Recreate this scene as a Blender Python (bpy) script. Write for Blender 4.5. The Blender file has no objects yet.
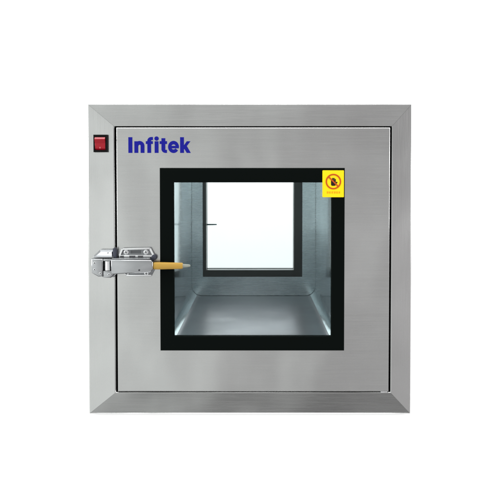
import bpy, bmesh, math, random
from mathutils import Vector, Matrix

random.seed(4)
S = bpy.context.scene
COL = S.collection
R = math.radians
L = 0.760            # front frame face to rear frame face, metres

# ------------------------------------------------------------------ materials
def new_mat(name):
    m = bpy.data.materials.new(name)
    m.use_nodes = True
    nt = m.node_tree
    return m, nt, nt.nodes['Principled BSDF']

def plain(name, col, rough=0.5, metal=0.0, spec=0.5, coat=0.0):
    m, nt, b = new_mat(name)
    b.inputs['Base Color'].default_value = (*col, 1)
    b.inputs['Roughness'].default_value = rough
    b.inputs['Metallic'].default_value = metal
    b.inputs['Specular IOR Level'].default_value = spec
    b.inputs['Coat Weight'].default_value = coat
    return m

def steel(name, axis, base=(0.455, 0.46, 0.455), rough=0.26, amp=0.085, bump=0.016, blotch=0.10, wave=0.65, rv=0.25):
    """brushed stainless sheet: fine grain drawn out along one axis, faint handling blotches, on the liner mottled reflections"""
    m, nt, b = new_mat(name)
    N, K = nt.nodes, nt.links
    tc = N.new('ShaderNodeTexCoord')
    def noise(scale, detail, r):
        mp = N.new('ShaderNodeMapping')
        mp.inputs['Scale'].default_value = scale
        K.new(tc.outputs['Object'], mp.inputs['Vector'])
        n = N.new('ShaderNodeTexNoise')
        n.inputs['Scale'].default_value = 1.0
        n.inputs['Detail'].default_value = detail
        n.inputs['Roughness'].default_value = r
        K.new(mp.outputs['Vector'], n.inputs['Vector'])
        return n
    sc = {'x': (9, 300, 800), 'z': (800, 300, 9), 'y': (800, 9, 800)}[axis]
    g = noise(sc, 3, 0.65)
    sc2 = {'x': (30, 900, 2200), 'z': (2200, 900, 30), 'y': (2200, 30, 2200)}[axis]
    g2 = noise(sc2, 2, 0.6)
    bl = noise((7, 7, 7), 4, 0.6)
    mx = N.new('ShaderNodeMath'); mx.operation = 'MULTIPLY_ADD'
    K.new(g.outputs['Fac'], mx.inputs[0]); mx.inputs[1].default_value = 0.6
    ad = N.new('ShaderNodeMath'); ad.operation = 'MULTIPLY'
    K.new(g2.outputs['Fac'], ad.inputs[0]); ad.inputs[1].default_value = 0.4
    K.new(ad.outputs[0], mx.inputs[2])
    # colour: base * (1 + amp*(grain-.5) + blotch*(blotch-.5))
    m1 = N.new('ShaderNodeMath'); m1.operation = 'MULTIPLY_ADD'
    K.new(mx.outputs[0], m1.inputs[0]); m1.inputs[1].default_value = amp * 2
    m1.inputs[2].default_value = 1 - amp
    m2 = N.new('ShaderNodeMath'); m2.operation = 'MULTIPLY_ADD'
    K.new(bl.outputs['Fac'], m2.inputs[0]); m2.inputs[1].default_value = blotch * 2
    m2.inputs[2].default_value = 1 - blotch
    m3 = N.new('ShaderNodeMath'); m3.operation = 'MULTIPLY'
    K.new(m1.outputs[0], m3.inputs[0]); K.new(m2.outputs[0], m3.inputs[1])
    vm = N.new('ShaderNodeVectorMath'); vm.operation = 'SCALE'
    vm.inputs[0].default_value = base
    K.new(m3.outputs[0], vm.inputs['Scale'])
    K.new(vm.outputs[0], b.inputs['Base Color'])
    rr = N.new('ShaderNodeMath'); rr.operation = 'MULTIPLY_ADD'
    K.new(mx.outputs[0], rr.inputs[0]); rr.inputs[1].default_value = rv
    rr.inputs[2].default_value = rough - rv / 2
    K.new(rr.outputs[0], b.inputs['Roughness'])
    bp = N.new('ShaderNodeBump')
    bp.inputs['Strength'].default_value = bump
    bp.inputs['Distance'].default_value = 0.0006
    K.new(mx.outputs[0], bp.inputs['Height'])
    wv = noise((5.5, 5.5, 4.2), 1.5, 0.5)
    bw = N.new('ShaderNodeBump')
    bw.inputs['Strength'].default_value = wave
    bw.inputs['Distance'].default_value = 0.02
    K.new(wv.outputs['Fac'], bw.inputs['Height'])
    K.new(bw.outputs['Normal'], bp.inputs['Normal'])
    K.new(bp.outputs['Normal'], b.inputs['Normal'])
    b.inputs['Metallic'].default_value = 1.0
    return m

M = {}
M['steel_x'] = steel('brushed_steel_horizontal', 'x')
M['steel_z'] = steel('brushed_steel_vertical', 'z')
M['steel_in'] = steel('brushed_steel_liner', 'y', base=(0.60, 0.685, 0.715), rough=0.155, amp=0.0, bump=0.0, blotch=0.34, wave=0.16, rv=0.0)  # bluish cast and mottling of reflections put into the wall colour
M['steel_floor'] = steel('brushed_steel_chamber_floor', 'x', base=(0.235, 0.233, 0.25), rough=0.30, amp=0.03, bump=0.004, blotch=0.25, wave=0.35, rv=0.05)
M['steel_back'] = steel('brushed_steel_door_lining', 'x', base=(0.62, 0.675, 0.70), rough=0.27, amp=0.03, bump=0.004, blotch=0.30, wave=0.3, rv=0.10)  # cool tint of reflected surroundings put into the lining's base colour
M['zinc'] = steel('bright_latch_steel', 'x', base=(0.375, 0.385, 0.395), rough=0.22, amp=0.06, bump=0.012, blotch=0.30, wave=0.25)
M['dark_steel'] = plain('dull_dark_steel', (0.24, 0.25, 0.26), 0.32, 1.0)  # darker grey for the keeper wing and mounting plate
M['slot'] = plain('dark_slot', (0.10, 0.105, 0.11), 0.5, 0.6)
M['rim'] = plain('bright_rim', (0.74, 0.75, 0.76), 0.22, 1.0)
M['chrome'] = plain('polished_pin', (0.85, 0.86, 0.86), 0.15, 1.0)
M['dark_metal'] = plain('dark_pivot', (0.05, 0.055, 0.075), 0.4, 0.6)
M['screw'] = plain('screw_steel', (0.62, 0.63, 0.64), 0.28, 1.0)
M['recess'] = plain('screw_recess', (0.04, 0.04, 0.045), 0.6, 0.0, 0.2)
M['gasket'] = plain('black_window_border', (0.0022, 0.0034, 0.0030), 0.5, 0.0, 0.02)
M['inner_border'] = plain('dark_inner_window_border', (0.016, 0.018, 0.017), 0.30, 0.0, 0.5)
M['seal'] = plain('black_rubber_seal', (0.004, 0.004, 0.004), 0.8, 0.0, 0.05)
M['blue'] = plain('blue_print', (0.009, 0.010, 0.20), 0.5, 0.0, 0.06)
M['yellow'] = plain('sticker_yellow', (0.82, 0.575, 0.004), 0.5, 0.0, 0.2)
M['orange'] = plain('sticker_red', (0.42, 0.062, 0.006), 0.5, 0.0, 0.2)
M['text'] = plain('sticker_text', (0.72, 0.28, 0.006), 0.5, 0.0, 0.2)
M['black'] = plain('sticker_black', (0.012, 0.006, 0.006), 0.5, 0.0, 0.2)
M['switch_black'] = plain('switch_black', (0.004, 0.0035, 0.0035), 0.4, 0.0, 0.06)
M['switch_red'] = plain('switch_red', (0.27, 0.003, 0.011), 0.16, 0.0, 0.28)
M['mark'] = plain('pale_switch_mark', (0.55, 0.22, 0.22), 0.4, 0.0, 0.3)
M['grip'] = plain('yellow_grip', (0.50, 0.31, 0.070), 0.35, 0.0, 0.4)
_g = M['grip'].node_tree.nodes['Principled BSDF']
_g.inputs['Transmission Weight'].default_value = 0.30; _g.inputs['IOR'].default_value = 1.15; _g.inputs['Roughness'].default_value = 0.45
M['tip'] = plain('grip_reflection_pale', (0.22, 0.235, 0.20), 0.3, 0.0, 0.4)
M['unlit_grip'] = plain('unlit_grip_dark', (0.02, 0.045, 0.05), 0.4, 0.0, 0.2)
M['wall'] = plain('white_wall', (0.93, 0.93, 0.93), 0.85, 0.0, 0.1)

def glass_mat():
    m = bpy.data.materials.new('tinted_window_glass'); m.use_nodes = True
    nt = m.node_tree; N, K = nt.nodes, nt.links
    N.clear()
    o = N.new('ShaderNodeOutputMaterial')
    t = N.new('ShaderNodeBsdfTransparent'); t.inputs['Color'].default_value = (0.955, 0.985, 0.985, 1)
    g = N.new('ShaderNodeBsdfGlossy'); g.inputs['Roughness'].default_value = 0.02
    f = N.new('ShaderNodeFresnel'); f.inputs['IOR'].default_value = 1.15
    mx = N.new('ShaderNodeMixShader')
    K.new(f.outputs[0], mx.inputs[0]); K.new(t.outputs[0], mx.inputs[1]); K.new(g.outputs[0], mx.inputs[2])
    K.new(mx.outputs[0], o.inputs['Surface'])
    return m
M['glass'] = glass_mat()

# ------------------------------------------------------------------ mesh helpers
def link(name, bm, mats, parent=None, smooth=False, rear=False, off=(0, 0, 0)):
    """one mesh object; rear=True mirrors the shape to the far end of the box"""
    if off != (0, 0, 0):
        bmesh.ops.translate(bm, verts=bm.verts[:], vec=off)
    if rear:
        for v in bm.verts:
            v.co.y = L - v.co.y
        bmesh.ops.reverse_faces(bm, faces=bm.faces[:])
    me = bpy.data.meshes.new(name)
    bm.to_mesh(me); bm.free()
    for m in (mats if isinstance(mats, (list, tuple)) else [mats]):
        me.materials.append(m)
    if smooth:
        for p in me.polygons: p.use_smooth = True
        me.set_sharp_from_angle(angle=R(32))
    o = bpy.data.objects.new(name, me)
    COL.objects.link(o)
    if parent: o.parent = parent
    return o

def recalc(bm):
    bmesh.ops.recalc_face_normals(bm, faces=bm.faces[:])

def box(bm, x0, x1, y0, y1, z0, z1, bev=0.0, seg=2, mi=0):
    b2 = bmesh.new()
    bmesh.ops.create_cube(b2, size=1.0)
    for v in b2.verts:
        v.co = Vector(((x0 + x1) / 2 + v.co.x * (x1 - x0), (y0 + y1) / 2 + v.co.y * (y1 - y0), (z0 + z1) / 2 + v.co.z * (z1 - z0)))
    if bev > 0:
        bmesh.ops.bevel(b2, geom=b2.edges[:], offset=bev, segments=seg, profile=0.5, affect='EDGES')
    merge(bm, b2, mi)

def merge(bm, b2, mi=0):
    recalc(b2)
    mp = {v: bm.verts.new(v.co) for v in b2.verts}
    for f in b2.faces:
        nf = bm.faces.new([mp[v] for v in f.verts]); nf.material_index = mi
    b2.free()

def prism(bm, pts, y0, y1, bev=0.0, mi=0, seg=2):
    """outline in the x-z plane pushed from y0 to y1; front rim rounded"""
    b2 = bmesh.new()
    f = b2.faces.new([b2.verts.new((x, y1, z)) for x, z in pts])
    r = bmesh.ops.extrude_face_region(b2, geom=[f])
    nv = [g for g in r['geom'] if isinstance(g, bmesh.types.BMVert)]
    for v in nv: v.co.y = y0
    if bev > 0:
        ed = [e for e in b2.edges if all(abs(v.co.y - y0) < 1e-7 for v in e.verts)]
        bmesh.ops.bevel(b2, geom=ed, offset=bev, segments=seg, profile=0.5, affect='EDGES')
    merge(bm, b2, mi)

def disc(bm, cx, cz, r, y0, y1, n=20, bev=0.0, mi=0):
    prism(bm, [(cx + r * math.cos(2 * math.pi * k / n), cz + r * math.sin(2 * math.pi * k / n)) for k in range(n)], y0, y1, bev, mi)

def rect_loft(bm, loops, closed=False):
    """loops of (x0,x1,z0,z1,y) joined one to the next"""
    rs = []
    for x0, x1, z0, z1, y in loops:
        rs.append([bm.verts.new(p) for p in ((x0, y, z0), (x1, y, z0), (x1, y, z1), (x0, y, z1))])
    n = len(rs)
    for i in range(n if closed else n - 1):
        a, b = rs[i], rs[(i + 1) % n]
        for k in range(4):
            j = (k + 1) % 4
            bm.faces.new((a[k], a[j], b[j], b[k]))
    recalc(bm)

def rounded(x0, x1, z0, z1, r, n=8):
    pts = []
    for cx, cz, a0 in ((x1 - r, z1 - r, 0), (x0 + r, z1 - r, 90), (x0 + r, z0 + r, 180), (x1 - r, z0 + r, 270)):
        for k in range(n + 1):
            a = R(a0 + 90 * k / n)
            pts.append((cx + r * math.cos(a), cz + r * math.sin(a)))
    return pts

def bar(bm, p, q, w, y0, y1, mi=0):
    """flat stroke from p to q in the x-z plane"""
    d = Vector((q[0] - p[0], q[1] - p[1])); d.normalize()
    n = Vector((-d.y, d.x)) * w / 2
    prism(bm, [(p[0] + n.x, p[1] + n.y), (p[0] - n.x, p[1] - n.y), (q[0] - n.x, q[1] - n.y), (q[0] + n.x, q[1] + n.y)], y0, y1, 0, mi)

def arc(bm, cx, cz, ro, ri, a0, a1, y0, y1, n=28, mi=0, sx=1.0):
    """flat ring sector, degrees counter-clockwise"""
    b2 = bmesh.new()
    full = abs(a1 - a0) >= 360
    cnt = n if full else n + 1
    rows = []
    for k in range(cnt):
        a = R(a0 + (a1 - a0) * k / n)
        c, s = math.cos(a) * sx, math.sin(a)
        rows.append([b2.verts.new((cx + rr * c, y, cz + rr * s)) for rr, y in ((ro, y0), (ri, y0), (ri, y1), (ro, y1))])
    for k in range(n if full else n):
        A, B = rows[k], rows[(k + 1) % cnt]
        for q in range(4):
            b2.faces.new((A[q], A[(q + 1) % 4], B[(q + 1) % 4], B[q]))
    if not full:
        b2.faces.new(rows[0]); b2.faces.new(rows[-1])
    merge(bm, b2, mi)

def struct(o):
    o['kind'] = 'structure'
    return o

# ------------------------------------------------------------------ the pass box
pb = bpy.data.objects.new('pass_box', None)
COL.objects.link(pb)
pb['label'] = 'brushed stainless steel pass box with a square black-rimmed window in its door'
pb['category'] = 'pass box'

# outer frame (metres): the flange round the door
FX0, FX1, FZ0, FZ1 = -0.3235, 0.3225, -0.3110, 0.3110
# opening that takes the door
OX0, OX1, OZ0, OZ1 = -0.2680, 0.2803, -0.2650, 0.2652
DX0, DX1, DZ0, DZ1 = -0.2636, 0.2766, -0.2626, 0.2628
# window: black border and clear opening
GX0, GX1, GZ0, GZ1 = -0.1780, 0.1850, -0.1800, 0.1830
WX0, WX1, WZ0, WZ1 = -0.1500, 0.1615, -0.1510, 0.1545

def frame_rails(rear):
    OX0, OX1 = (-.2803, .2680) if rear else (-.2680, .2803)
    o = {'l': FX0, 'r': FX1, 'b': FZ0, 't': FZ1}
    drop = 0.0055            # the flange slopes back a little towards its outer edge
    OUT = [(FX0, FZ0), (FX1, FZ0), (FX1, FZ1), (FX0, FZ1)]
    INN = [(OX0, OZ0), (OX1, OZ0), (OX1, OZ1), (OX0, OZ1)]
    for k in range(4):
        j = (k + 1) % 4
        bm = bmesh.new()
        o0, o1, i0, i1 = OUT[k], OUT[j], INN[k], INN[j]
        c = Vector((0, 0))
        def shrink(p, q, t):   # move p towards q
            return (p[0] + (q[0] - p[0]) * t, p[1] + (q[1] - p[1]) * t)
        e = 0.0016
        # profile across the rail: inner back, inner front, rounded lips, outer front, outer back
        def row(pi, po):
            wid = math.hypot(po[0] - pi[0], po[1] - pi[1])
            prof = [(0.0, 0.030), (0.0, 0.0012), (0.012, 0.0003), (0.035, 0.0),
                    (0.955, drop), (0.985, drop + 0.0006), (1.0, drop + 0.002), (1.0, 0.0125)]
            return [bm.verts.new((*(lambda s: (s[0],))(shrink(pi, po, t)), y, shrink(pi, po, t)[1])) for t, y in prof]
        # hairline mitre gap
        along = Vector((o1[0] - o0[0], o1[1] - o0[1])).normalized() * 0.00015
        a = row((i0[0] + along.x, i0[1] + along.y), (o0[0] + along.x, o0[1] + along.y))
        b = row((i1[0] - along.x, i1[1] - along.y), (o1[0] - along.x, o1[1] - along.y))
        for q in range(len(a) - 1):
            bm.faces.new((a[q], a[q + 1], b[q + 1], b[q]))
        bm.faces.new(a); bm.faces.new(b)
        bm.faces.new((a[0], b[0], b[-1], a[-1]))
        recalc(bm)
        link('frame_rail', bm, M['steel_x'] if k in (0, 2) else M['steel_z'], pb, rear=rear)

def add_logo(door):
    bm = bmesh.new()
    y0, y1 = -0.0026, -0.0019
    k = 0.002
    def P(x, z): return (x * k - 0.4985, 0.5185 - z * k)      # logo drawing units -> metres on the door
    def rc(x0, x1, z0, z1, dy=0):
        a, b = P(x0, z1), P(x1, z0)
        prism(bm, [(a[0], a[1]), (b[0], a[1]), (b[0], b[1]), (a[0], b[1])], y0 - dy, y1 - dy * .5)
    def ar(cx, cz, ro, ri, a0, a1, sx=1.0, dy=0):
        c = P(cx, cz); arc(bm, c[0], c[1], ro * k, ri * k, a0, a1, y0 - dy, y1 - dy * .5, sx=sx)
    def pg(pts, dy=0):
        prism(bm, [P(*p) for p in pts], y0 - dy, y1)
    rc(129.4, 133.3, 137.4, 152.9)                               # I
    rc(135.3, 139.1, 141.4, 152.9)                               # n
    ar(140.4, 146.0, 4.9, 1.15, 0, 180, 0.98, 0.00004); rc(141.45, 145.2, 145.9, 152.9)
    rc(148.1, 151.8, 141.0, 152.9); ar(152.0, 141.1, 3.9, 0.35, 90, 180, 1, 0.00004)    # f
    rc(151.95, 153.6, 137.2, 140.3); rc(146.6, 153.5, 141.3, 144.1, .00008)
    rc(155.3, 159.1, 141.4, 152.9); c = P(157.2, 138.75)         # i
    disc(bm, c[0], c[1], 2.15 * k, y0, y1, 24)
    rc(162.0, 165.8, 138.4, 149.9); rc(160.2, 167.5, 141.3, 144.1, .00008)   # t
    ar(165.9, 149.0, 3.9, 0.8, 180, 270, 1, 0.00004); rc(165.85, 167.4, 149.85, 152.9)
    ar(173.9, 147.0, 6.0, 2.5, 0, 325, 0.90, 0.00004)            # e
    rc(169.4, 179.2, 145.9, 148.4, .00008)
    rc(180.4, 184.2, 137.4, 152.9)                               # k
    rc(184.1, 186.1, 145.3, 149.2, .00012)
    pg([(183.6, 146.2), (187.0, 141.4), (190.6, 141.4), (186.2, 147.2)], 0.00003)
    pg([(184.0, 148.0), (186.6, 145.3), (190.9, 152.9), (186.9, 152.9)], 0.00006)
    recalc(bm)
    o = link('logo', bm, M['blue'], door)
    o['label'] = 'bold blue company lettering on the upper left of the door'

def add_sticker(door):
    bm = bmesh.new()
    k = 0.002
    def P(x, z): return (x * k - 0.5018, 0.5183 - z * k)
    a, b = P(322.2, 196.4), P(343.3, 170.0)
    prism(bm, rounded(a[0], b[0], a[1], b[1], 0.0012, 3), -0.0072, -0.0066, 0, 0)
    y0, y1 = -0.0076, -0.0071
    # black raised hand
    cx, cz = P(332.9, 181.3)
    prism(bm, rounded(cx - .0046, cx + .0046, cz - .0078, cz + .0030, 0.0028, 5), y0, y1, 0, 2)
    for i, h in enumerate((0.0062, 0.0080, 0.0078, 0.0060)):
        x = cx - .0036 + i * .00245
        prism(bm, rounded(x - .0010, x + .0010, cz + .0005, cz + h, 0.0009, 3), y0 - .00004, y1, 0, 2)
    bar(bm, (cx + .0036, cz - .0045), (cx + .0074, cz - .0002), .0024, y0 - .00008, y1, 2)
    # red ring and bar
    c = P(332.9, 181.0)
    arc(bm, c[0], c[1], .0152, .0126, 0, 360, y0 - .0002, y1, 48, 1)
    d = .0130 * math.sqrt(.5)
    bar(bm, (c[0] - d, c[1] + d), (c[0] + d, c[1] - d), .0026, y0 - .00025, y1, 1)
    # one line of small characters under the ring
    rnd = random.Random(7)
    n = 6
    for i in range(n):
        x0 = P(326.4, 0)[0] + i * .0046
        z1 = P(0, 190.9)[1]
        for q in range(3):
            zz = z1 - q * .0015
            bar(bm, (x0 + rnd.uniform(0, .0007), zz), (x0 + .0036 - rnd.uniform(0, .0008), zz), .0005, y0, y1, 3)
        xx = x0 + rnd.choice((.0010, .0018, .0026))
        bar(bm, (xx, z1 + .0005), (xx, z1 - .0036), .0005, y0 - .00005, y1, 3)
    recalc(bm)
    o = link('warning_sticker', bm, [M['yellow'], M['orange'], M['black'], M['text']], door)
    o['label'] = 'yellow warning sticker with a crossed-out black hand in a red ring'

def make_door(rear):
    WX0, WX1, WZ0, WZ1 = (-.1590, .1420, -.1510, .1545) if rear else (-0.1500, 0.1608, -0.1500, 0.1545)
    GX0, GX1, GZ0, GZ1 = (-.1850, .1780, -.1800, .1830) if rear else (-0.1775, 0.1868, -0.1790, 0.1830)
    DX0, DX1 = (-.2766, .2636) if rear else (-.2636, .2766)
    OX0, OX1 = (-.2803, .2680) if rear else (-.2680, .2803)
    # how far the leaf's cut-out stands back behind the outer border
    ex = .002 if rear else .0125
    # door leaf: a hollow tray with a window cut through it, rim folded back with a small radius
    bm = bmesh.new()
    yf = -0.0018
    r = 0.0015
    loops = [(DX0, DX1, DZ0, DZ1, 0.034)]
    for i in range(5):
        a = R(90 * i / 4)
        ins = r * (1 - math.cos(a)); yy = yf + r * (1 - math.sin(a))
        loops.append((DX0 + ins, DX1 - ins, DZ0 + ins, DZ1 - ins, yy))
    loops.append((GX0 + .006, GX1 - .006, GZ0 + .006, GZ1 - .006, yf))
    cut = ex + .002
    loops.append((WX0 - cut, WX1 + cut, WZ0 - cut, WZ1 + cut, yf))
    loops.append((WX0 - cut, WX1 + cut, WZ0 - cut, WZ1 + cut, 0.034))
    rect_loft(bm, loops, True)
    door = link('door', bm, M['steel_x'], pb, rear=rear)
    # folded lining sheet on the chamber side
    bm = bmesh.new()
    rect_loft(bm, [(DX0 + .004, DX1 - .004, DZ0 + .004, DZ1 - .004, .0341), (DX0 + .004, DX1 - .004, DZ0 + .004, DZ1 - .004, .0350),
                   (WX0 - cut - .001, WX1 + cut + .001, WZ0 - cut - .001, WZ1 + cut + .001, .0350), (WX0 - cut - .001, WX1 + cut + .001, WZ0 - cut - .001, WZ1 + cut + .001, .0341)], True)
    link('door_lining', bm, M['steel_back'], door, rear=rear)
    # black border round the glass, outside
    bm = bmesh.new()
    loops = [(GX0, GX1, GZ0, GZ1, yf - .0002), (GX0, GX1, GZ0, GZ1, -.0052), (GX0 + .0008, GX1 - .0008, GZ0 + .0008, GZ1 - .0008, -.0060),
             (GX0 + .006, GX1 - .006, GZ0 + .006, GZ1 - .006, -.0064), (WX0 - .002, WX1 + .002, WZ0 - .002, WZ1 + .002, -.0064),
             (WX0, WX1, WZ0, WZ1, -.0055), (WX0, WX1, WZ0, WZ1, .0015), (GX0 + .02, GX1 - .02, GZ0 + .02, GZ1 - .02, .0015)]
    rect_loft(bm, loops, False)
    link('window_border', bm, M['gasket'], door, rear=rear)
    # black border round the glass, chamber side
    bm = bmesh.new()
    q = .023 if rear else .034
    qa, qb = (.012, .029) if rear else (q, q)
    e = 0 if rear else ex
    loops = [(WX0 - qa, WX1 + qb, WZ0 - q, WZ1 + q, .0351), (WX0 - qa, WX1 + qb, WZ0 - q, WZ1 + q, .0372),
             (WX0 - e, WX1 + e, WZ0 - e, WZ1 + e, .0372), (WX0 - e, WX1 + e, WZ0 - e, WZ1 + e, .0085)]
    rect_loft(bm, loops, False)
    link('inner_window_border', bm, M['inner_border'], door, rear=rear)
    bm = bmesh.new()
    box(bm, WX0 - ex + .0008, WX1 + ex - .0008, .0022, .0078, WZ0 - ex + .0008, WZ1 + ex - .0008)
    link('glass_pane', bm, M['glass'], door, rear=rear)
    # black rubber seal in the gap between door and frame
    bm = bmesh.new()
    rect_loft(bm, [(DX0 + .0005, DX1 - .0005, DZ0 + .0005, DZ1 - .0005, .010), (OX0 + .0002, OX1 - .0002, OZ0 + .0002, OZ1 - .0002, .010),
                   (OX0 + .0002, OX1 - .0002, OZ0 + .0002, OZ1 - .0002, .033), (DX0 + .0005, DX1 - .0005, DZ0 + .0005, DZ1 - .0005, .033)], True)
    link('door_seal', bm, M['seal'], pb, rear=rear)
    return door

def make_latch(rear):
    KO, LO, PO, GO = (.0042, 0, .0008), (.0030, 0, .0030), (.0013, 0, .0010), (.0020, 0, .0028)
    # --- keeper on the frame
    bm = bmesh.new()
    base = [(-.314, .008), (-.300, .021), (-.272, .022), (-.267, .016), (-.267, -.026), (-.274, -.034), (-.296, -.034), (-.314, -.020)]
    prism(bm, base, -.0032, .0012, .0008)
    # sloping upper wing
    b2 = bmesh.new()
    v = [b2.verts.new(p) for p in ((-.313, -.0033, .009), (-.301, -.0033, .0205), (-.273, -.0033, .0205), (-.270, -.0033, .009),
                                    (-.309, -.0150, .0075), (-.298, -.0100, .0165), (-.276, -.0100, .0165), (-.274, -.0150, .0075))]
    for f in ((0, 1, 5, 4), (1, 2, 6, 5), (2, 3, 7, 6), (4, 5, 6, 7), (0, 4, 7, 3), (3, 2, 1, 0)):
        b2.faces.new([v[i] for i in f])
    merge(bm, b2, 1)
    prism(bm, [(-.2735, .0085), (-.2735, .0240), (-.2690, .0255), (-.2665, .0200), (-.2665, .0040)], -.0125, -.0030, .0012, 2)
    # hooked lower box: two cheeks and a nose
    prism(bm, [(-.313, .005), (-.291, .005), (-.291, -.030), (-.300, -.030), (-.313, -.023)], -.0200, -.0030, .0022, seg=3)
    prism(bm, [(-.2905, .005), (-.272, .005), (-.272, .0005), (-.2905, .0005)], -.0185, -.0030, .0012)
    prism(bm, [(-.2905, -.0185), (-.272, -.0185), (-.270, -.026), (-.276, -.0325), (-.2905, -.0325)], -.0185, -.0030, .0018)
    keeper = link('latch_keeper', bm, [M['zinc'], M['dark_steel'], M['dark_metal']], pb, smooth=True, rear=rear, off=KO)
    bm = bmesh.new()
    b2 = bmesh.new()
    bmesh.ops.create_cone(b2, cap_ends=True, segments=20, radius1=.0058, radius2=.0058, depth=.0180)
    bmesh.ops.translate(b2, verts=b2.verts[:], vec=(-.2830, -.0130, -.0090))
    merge(bm, b2)
    link('pin', bm, M['chrome'], keeper, smooth=True, rear=rear, off=KO)
    for cx, cz, y in ((-.3065, -.003, -.0200), (-.3065, -.016, -.0200), (-.2830, .0145, -.0103), (-.2790, -.0260, -.0185), (-.2955, -.0235, -.0200)):
        bm = bmesh.new()
        disc(bm, cx, cz, .0024, y - .0006, y + .001, 14, .0003)
        disc(bm, cx, cz, .0013, y - .0009, y + .001, 6, 0, 1)
        link('screw', bm, [M['screw'], M['recess']], keeper, rear=rear, off=KO)

    # --- lever on the door: folded channel
    bm = bmesh.new()
    prism(bm, [(-.2725, .0015), (-.1950, .0010), (-.1910, -.0030), (-.1910, -.0175), (-.1970, -.0230), (-.2725, -.0270)], -.0240, -.0090, .0022, seg=3)
    prism(bm, [(-.2710, .0042), (-.1990, .0042), (-.1960, .0017), (-.2710, .0017)], -.0215, -.0080, .0010)
    lever = link('latch_lever', bm, M['zinc'], pb, smooth=True, rear=rear, off=LO)
    # mounting plate
    bm = bmesh.new()
    y = -.0018
    plate = [(-.259, .010), (-.253, .0235), (-.197, .0255), (-.188, .010), (-.188, -.016), (-.196, -.0315), (-.245, -.0315), (-.259, -.018)]
    prism(bm, plate, y - .0028, y - .0001, .0009, 1)
    # bright raised rim round the upper half
    prism(bm, [(-.2535, .0205), (-.2515, .0240), (-.1985, .0255), (-.1965, .0215)], y - .0075, y - .0025, .0012)
    prism(bm, [(-.2585, .0065), (-.2585, .0112), (-.1920, .0112), (-.1895, .0065)], y - .0085, y - .0025, .0012)
    bar(bm, (-.2580, .0100), (-.2525, .0225), .0032, y - .0070, y - .0026)
    bar(bm, (-.1980, .0235), (-.1905, .0080), .0036, y - .0070, y - .0026)
    # round screw bosses
    disc(bm, -.2450, .0160, .0052, y - .0058, y - .0025, 20, .0008)
    disc(bm, -.2060, .0162, .0052, y - .0058, y - .0025, 20, .0008)
    # lower lip
    prism(bm, [(-.2440, -.0318), (-.2470, -.0285), (-.1950, -.0285), (-.1965, -.0318)], y - .0050, y - .0025, .0008)
    # slot shadows at the rim, put in as dark blocks
    for xa, xb in ((-.2565, -.2490), (-.2385, -.2265), (-.2215, -.2110)):
        prism(bm, [(xa, .0072), (xa, .0096), (xb, .0096), (xb, .0072)], y - .0087, y - .0070, 0, 2)
    pl = link('mounting_plate', bm, [M['rim'], M['dark_steel'], M['recess']], lever, smooth=True, rear=rear, off=PO)
    bm = bmesh.new()
    prism(bm, [(-.2375, .0130), (-.2375, .0190), (-.2165, .0195), (-.2165, .0130)], y - .0032, y - .0027)
    link('slot', bm, M['slot'], lever, rear=rear, off=PO)
    for cx, cz, yy in ((-.2450, .0160, y - .006), (-.2060, .0162, y - .006), (-.2450, -.0265, y - .0028), (-.2060, -.0265, y - .0028)):
        bm = bmesh.new()
        disc(bm, cx, cz, .0044, yy - .0016, yy + .001, 20, .0008)
        bar(bm, (cx - .0026, cz - .0006), (cx + .0026, cz + .0006), .0011, yy - .0018, yy, 1)
        bar(bm, (cx - .0006, cz + .0026), (cx + .0006, cz - .0026), .0011, yy - .0019, yy, 1)
        link('screw', bm, [M['screw'], M['recess']], lever, rear=rear, off=PO)
    bm = bmesh.new()
    disc(bm, -.1905, .0060, .0056, -.0105, y - .0002, 20, .0012)
    link('pivot', bm, M['dark_metal'], lever, smooth=True, rear=rear, off=PO)
    bm = bmesh.new()
    disc(bm, -.2175, -.0185, .0018, -.0252, -.0235, 12, .0004)
    link('rivet', bm, M['recess'], lever, rear=rear, off=LO)
    # grip: a tapered sleeve with eight rounded sides, and its reflection added as a pale end piece
    def sleeve(st, n=16):
        b = bmesh.new(); rings = []
        for x, cz, hz, hy in st:
            rings.append([b.verts.new((x, -.0165 + hy * math.copysign(abs(math.sin(2 * math.pi * k / n)) ** .6, math.sin(2 * math.pi * k / n)),
                                       cz + hz * math.copysign(abs(math.cos(2 * math.pi * k / n)) ** .6, math.cos(2 * math.pi * k / n)))) for k in range(n)])
        for i in range(len(rings) - 1):
            for k in range(n):
                b.faces.new((rings[i][k], rings[i][(k + 1) % n], rings[i + 1][(k + 1) % n], rings[i + 1][k]))
        b.faces.new(rings[0]); b.faces.new(rings[-1]); recalc(b)
        return b
    if rear:                 # far latch's grip, thinned, its unlit silhouette put into a dark colour
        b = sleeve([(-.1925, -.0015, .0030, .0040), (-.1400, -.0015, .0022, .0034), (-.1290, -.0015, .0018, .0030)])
        link('far_grip', b, M['unlit_grip'], lever, smooth=True, rear=rear, off=GO)
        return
    cz = -.0110
    b = sleeve([(-.1900, cz, .0056, .0045), (-.1885, cz, .0068, .0056), (-.1800, cz, .0070, .0058), (-.1500, cz, .0063, .0052),
                (-.1355, cz, .0059, .0048), (-.1330, cz, .0048, .0040)])
    link('grip', b, M['grip'], lever, smooth=True, rear=rear, off=GO)
    b = sleeve([(-.1330, cz, .0034, .0030), (-.1250, cz, .0029, .0026), (-.1200, cz, .0026, .0020), (-.1185, cz, .0012, .0010)])
    link('grip_reflection', b, M['tip'], lever, smooth=True, rear=rear, off=GO)

for rear in (False, True):
    frame_rails(rear)
    d = make_door(rear)
    make_latch(rear)
    if not rear:
        add_logo(d)
        add_sticker(d)

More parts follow.
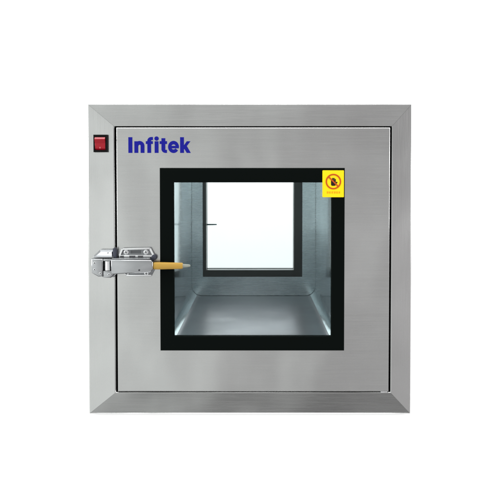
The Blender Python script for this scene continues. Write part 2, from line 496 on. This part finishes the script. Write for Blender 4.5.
# red rocker switch in a black bezel on the frame
bm = bmesh.new()
sx, sz = -.2948, .2315
fy = .0035
rect_loft(bm, [(sx - .0138, sx + .0138, sz - .0172, sz + .0172, fy + .010), (sx - .0138, sx + .0138, sz - .0172, sz + .0172, fy - .0060),
               (sx - .0128, sx + .0128, sz - .0162, sz + .0162, fy - .0068), (sx - .0112, sx + .0102, sz - .0132, sz + .0122, fy - .0068),
               (sx - .0112, sx + .0102, sz - .0132, sz + .0122, fy + .004)], False)
sw = link('power_switch', bm, M['switch_black'], pb)
bm = bmesh.new()
prof = [(.0120, .004), (.0120, -.0072), (.0082, -.0097), (.0078, -.0098), (.0000, -.0070), (-.0100, -.0060), (-.0130, -.0040), (-.0130, .004)]
rows = []
for x in (sx - .0108, sx + .0098):
    rows.append([bm.verts.new((x, fy + y, sz + z)) for z, y in prof])
for k in range(len(prof)):
    j = (k + 1) % len(prof)
    bm.faces.new((rows[0][k], rows[0][j], rows[1][j], rows[1][k]))
bm.faces.new(rows[0]); bm.faces.new(rows[1]); recalc(bm)
bmesh.ops.bevel(bm, geom=bm.edges[:], offset=.0004, segments=2, profile=.5, affect='EDGES')
bar(bm, (sx - .0006, sz - .0070), (sx - .0006, sz - .0100), .0011, fy - .0068, fy - .0056, 1)
o = link('rocker', bm, [M['switch_red'], M['mark']], sw)
o['label'] = 'glossy red rocker of the power switch'

# end of the concealed hinge, just showing in the gap at the lower right
bm = bmesh.new()
box(bm, .2610, .2745, -.0008, .0200, -.26478, -.26285, .0003)
link('hinge', bm, M['rim'], pb)

# chamber liner: one coved sheet tube between the two doors
bm = bmesh.new()
CX, CZ0, CZ1 = .213, -.240, .244
pi_ = rounded(-CX + .004, CX + .004, CZ0, CZ1, .034, 10)
po_ = rounded(-CX + .002, CX + .006, CZ0 - .002, CZ1 + .002, .036, 10)
rows = []
for pts, y in ((pi_, .0375), (pi_, L - .0395), (po_, L - .0395), (po_, .0375)):
    rows.append([bm.verts.new((x, y, z)) for x, z in pts])
for a in range(4):
    A, B = rows[a], rows[(a + 1) % 4]
    for k in range(len(A)):
        j = (k + 1) % len(A)
        bm.faces.new((A[k], A[j], B[j], B[k]))
recalc(bm)
bm.normal_update()
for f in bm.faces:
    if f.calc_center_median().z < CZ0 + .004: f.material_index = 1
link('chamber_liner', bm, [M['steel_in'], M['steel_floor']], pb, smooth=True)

# outer housing, running through the wall from frame to frame
bm = bmesh.new()
HX0, HX1, HZ0, HZ1 = -.290, .298, -.285, .285
rect_loft(bm, [(HX0, HX1, HZ0, HZ1, .0140), (HX0, HX1, HZ0, HZ1, L - .0140), (HX0 + .0015, HX1 - .0015, HZ0 + .0015, HZ1 - .0015, L - .0140),
               (HX0 + .0015, HX1 - .0015, HZ0 + .0015, HZ1 - .0015, .0140)], True)
link('housing', bm, M['steel_x'], pb)

# ------------------------------------------------------------------ setting: white walls in front of and beyond the box
bm = bmesh.new()
W = 2.6
rect_loft(bm, [(-W, W, -W, W, .0130), (HX0 - .001, HX1 + .001, HZ0 - .001, HZ1 + .001, .0130),
               (HX0 - .001, HX1 + .001, HZ0 - .001, HZ1 + .001, .120), (-W, W, -W, W, .120)], True)
struct(link('wall', bm, M['wall']))
bm = bmesh.new()
box(bm, -W, W, 2.2, 2.3, -W, W)
struct(link('wall_beyond', bm, M['wall']))

# ------------------------------------------------------------------ light
w = bpy.data.worlds.new('World'); S.world = w
w.use_nodes = True
N, K = w.node_tree.nodes, w.node_tree.links
bg = N['Background']
tc = N.new('ShaderNodeTexCoord')
sp = N.new('ShaderNodeSeparateXYZ')
K.new(tc.outputs['Generated'], sp.inputs[0])
# soft studio surround: bright to the left, quieter to the right, dim floor
def mr(src, a, b, c, d):
    m = N.new('ShaderNodeMapRange'); m.interpolation_type = 'SMOOTHSTEP'
    m.inputs['From Min'].default_value = a; m.inputs['From Max'].default_value = b
    m.inputs['To Min'].default_value = c; m.inputs['To Max'].default_value = d
    K.new(src, m.inputs['Value']); return m.outputs[0]
hx = mr(sp.outputs['X'], -.60, .24, 1.38, 0.78)
hz = mr(sp.outputs['Z'], -.64, -.47, 0.24, 1.0)
up = mr(sp.outputs['Z'], .45, .80, 1.0, 1.8)
tp = mr(sp.outputs['Z'], -.02, .11, 1.0, 0.78)
ns = N.new('ShaderNodeTexNoise'); ns.inputs['Scale'].default_value = 5.0; ns.inputs['Detail'].default_value = 1.5
K.new(tc.outputs['Generated'], ns.inputs['Vector'])
nv = mr(ns.outputs['Fac'], .32, .68, .78, 1.20)
def mul(a, b):
    m = N.new('ShaderNodeMath'); m.operation = 'MULTIPLY'
    K.new(a, m.inputs[0]); K.new(b, m.inputs[1]); return m.outputs[0]
mu = mul(mul(mul(hx, hz), mul(up, nv)), tp)
tint = N.new('ShaderNodeMixRGB')
K.new(mr(sp.outputs['X'], -.4, .4, 0.0, 1.0), tint.inputs[0])
tint.inputs[1].default_value = (.975, 1.0, .985, 1); tint.inputs[2].default_value = (1.0, .975, .985, 1)
K.new(tint.outputs[0], bg.inputs['Color'])
bg.inputs['Color'].default_value = (1, 1, 1, 1)
K.new(mu, bg.inputs['Strength'])

def area(name, loc, target, sx, sy, watts, col=(1, 1, 1)):
    l = bpy.data.lights.new(name, 'AREA'); l.shape = 'RECTANGLE'; l.size = sx; l.size_y = sy
    l.energy = watts; l.color = col
    o = bpy.data.objects.new(name, l); COL.objects.link(o)
    o.location = loc
    o.rotation_euler = (Vector(target) - Vector(loc)).to_track_quat('-Z', 'Y').to_euler()
    return o
area('softbox', (-2.5, -.8, .4), (-.3, 0, -.2), 1.0, 1.0, 40)
area('softbox', (2.5, -.8, .4), (.3, 0, -.2), 1.0, 1.0, 40)
area('softbox', (0.0, -.8, 2.5), (0, 0, .2), 2.8, .8, 66)
area('softbox', (0.0, -.7, -2.6), (0, 0, -.3), 1.6, .8, 22)
area('softbox', (0.0, 1.5, 2.0), (0, 2.2, 0), 1.5, .6, 60)

area('chamber_lamp', (0, .36, .236), (0, .36, 0), .30, .06, 1.6, (.93, 1.0, .98))

# ------------------------------------------------------------------ camera
cd = bpy.data.cameras.new('camera'); cam = bpy.data.objects.new('camera', cd); COL.objects.link(cam)
cd.sensor_width = 36; cd.lens = 36
cam.location = (.012, -.990, .160)
cam.rotation_euler = (R(90 - 1.3), 0, 0)
cd.shift_x = -.012; cd.shift_y = -.1180
cd.clip_start = .05; cd.clip_end = 50
S.camera = cam

S.view_settings.view_transform = 'Standard'
S.view_settings.look = 'None'
S.view_settings.exposure = 0; S.view_settings.gamma = 1
S.view_settings.use_curve_mapping = False
S.render.engine = 'CYCLES'
S.cycles.use_denoising = True
S.cycles.max_bounces = 16
S.cycles.transparent_max_bounces = 16
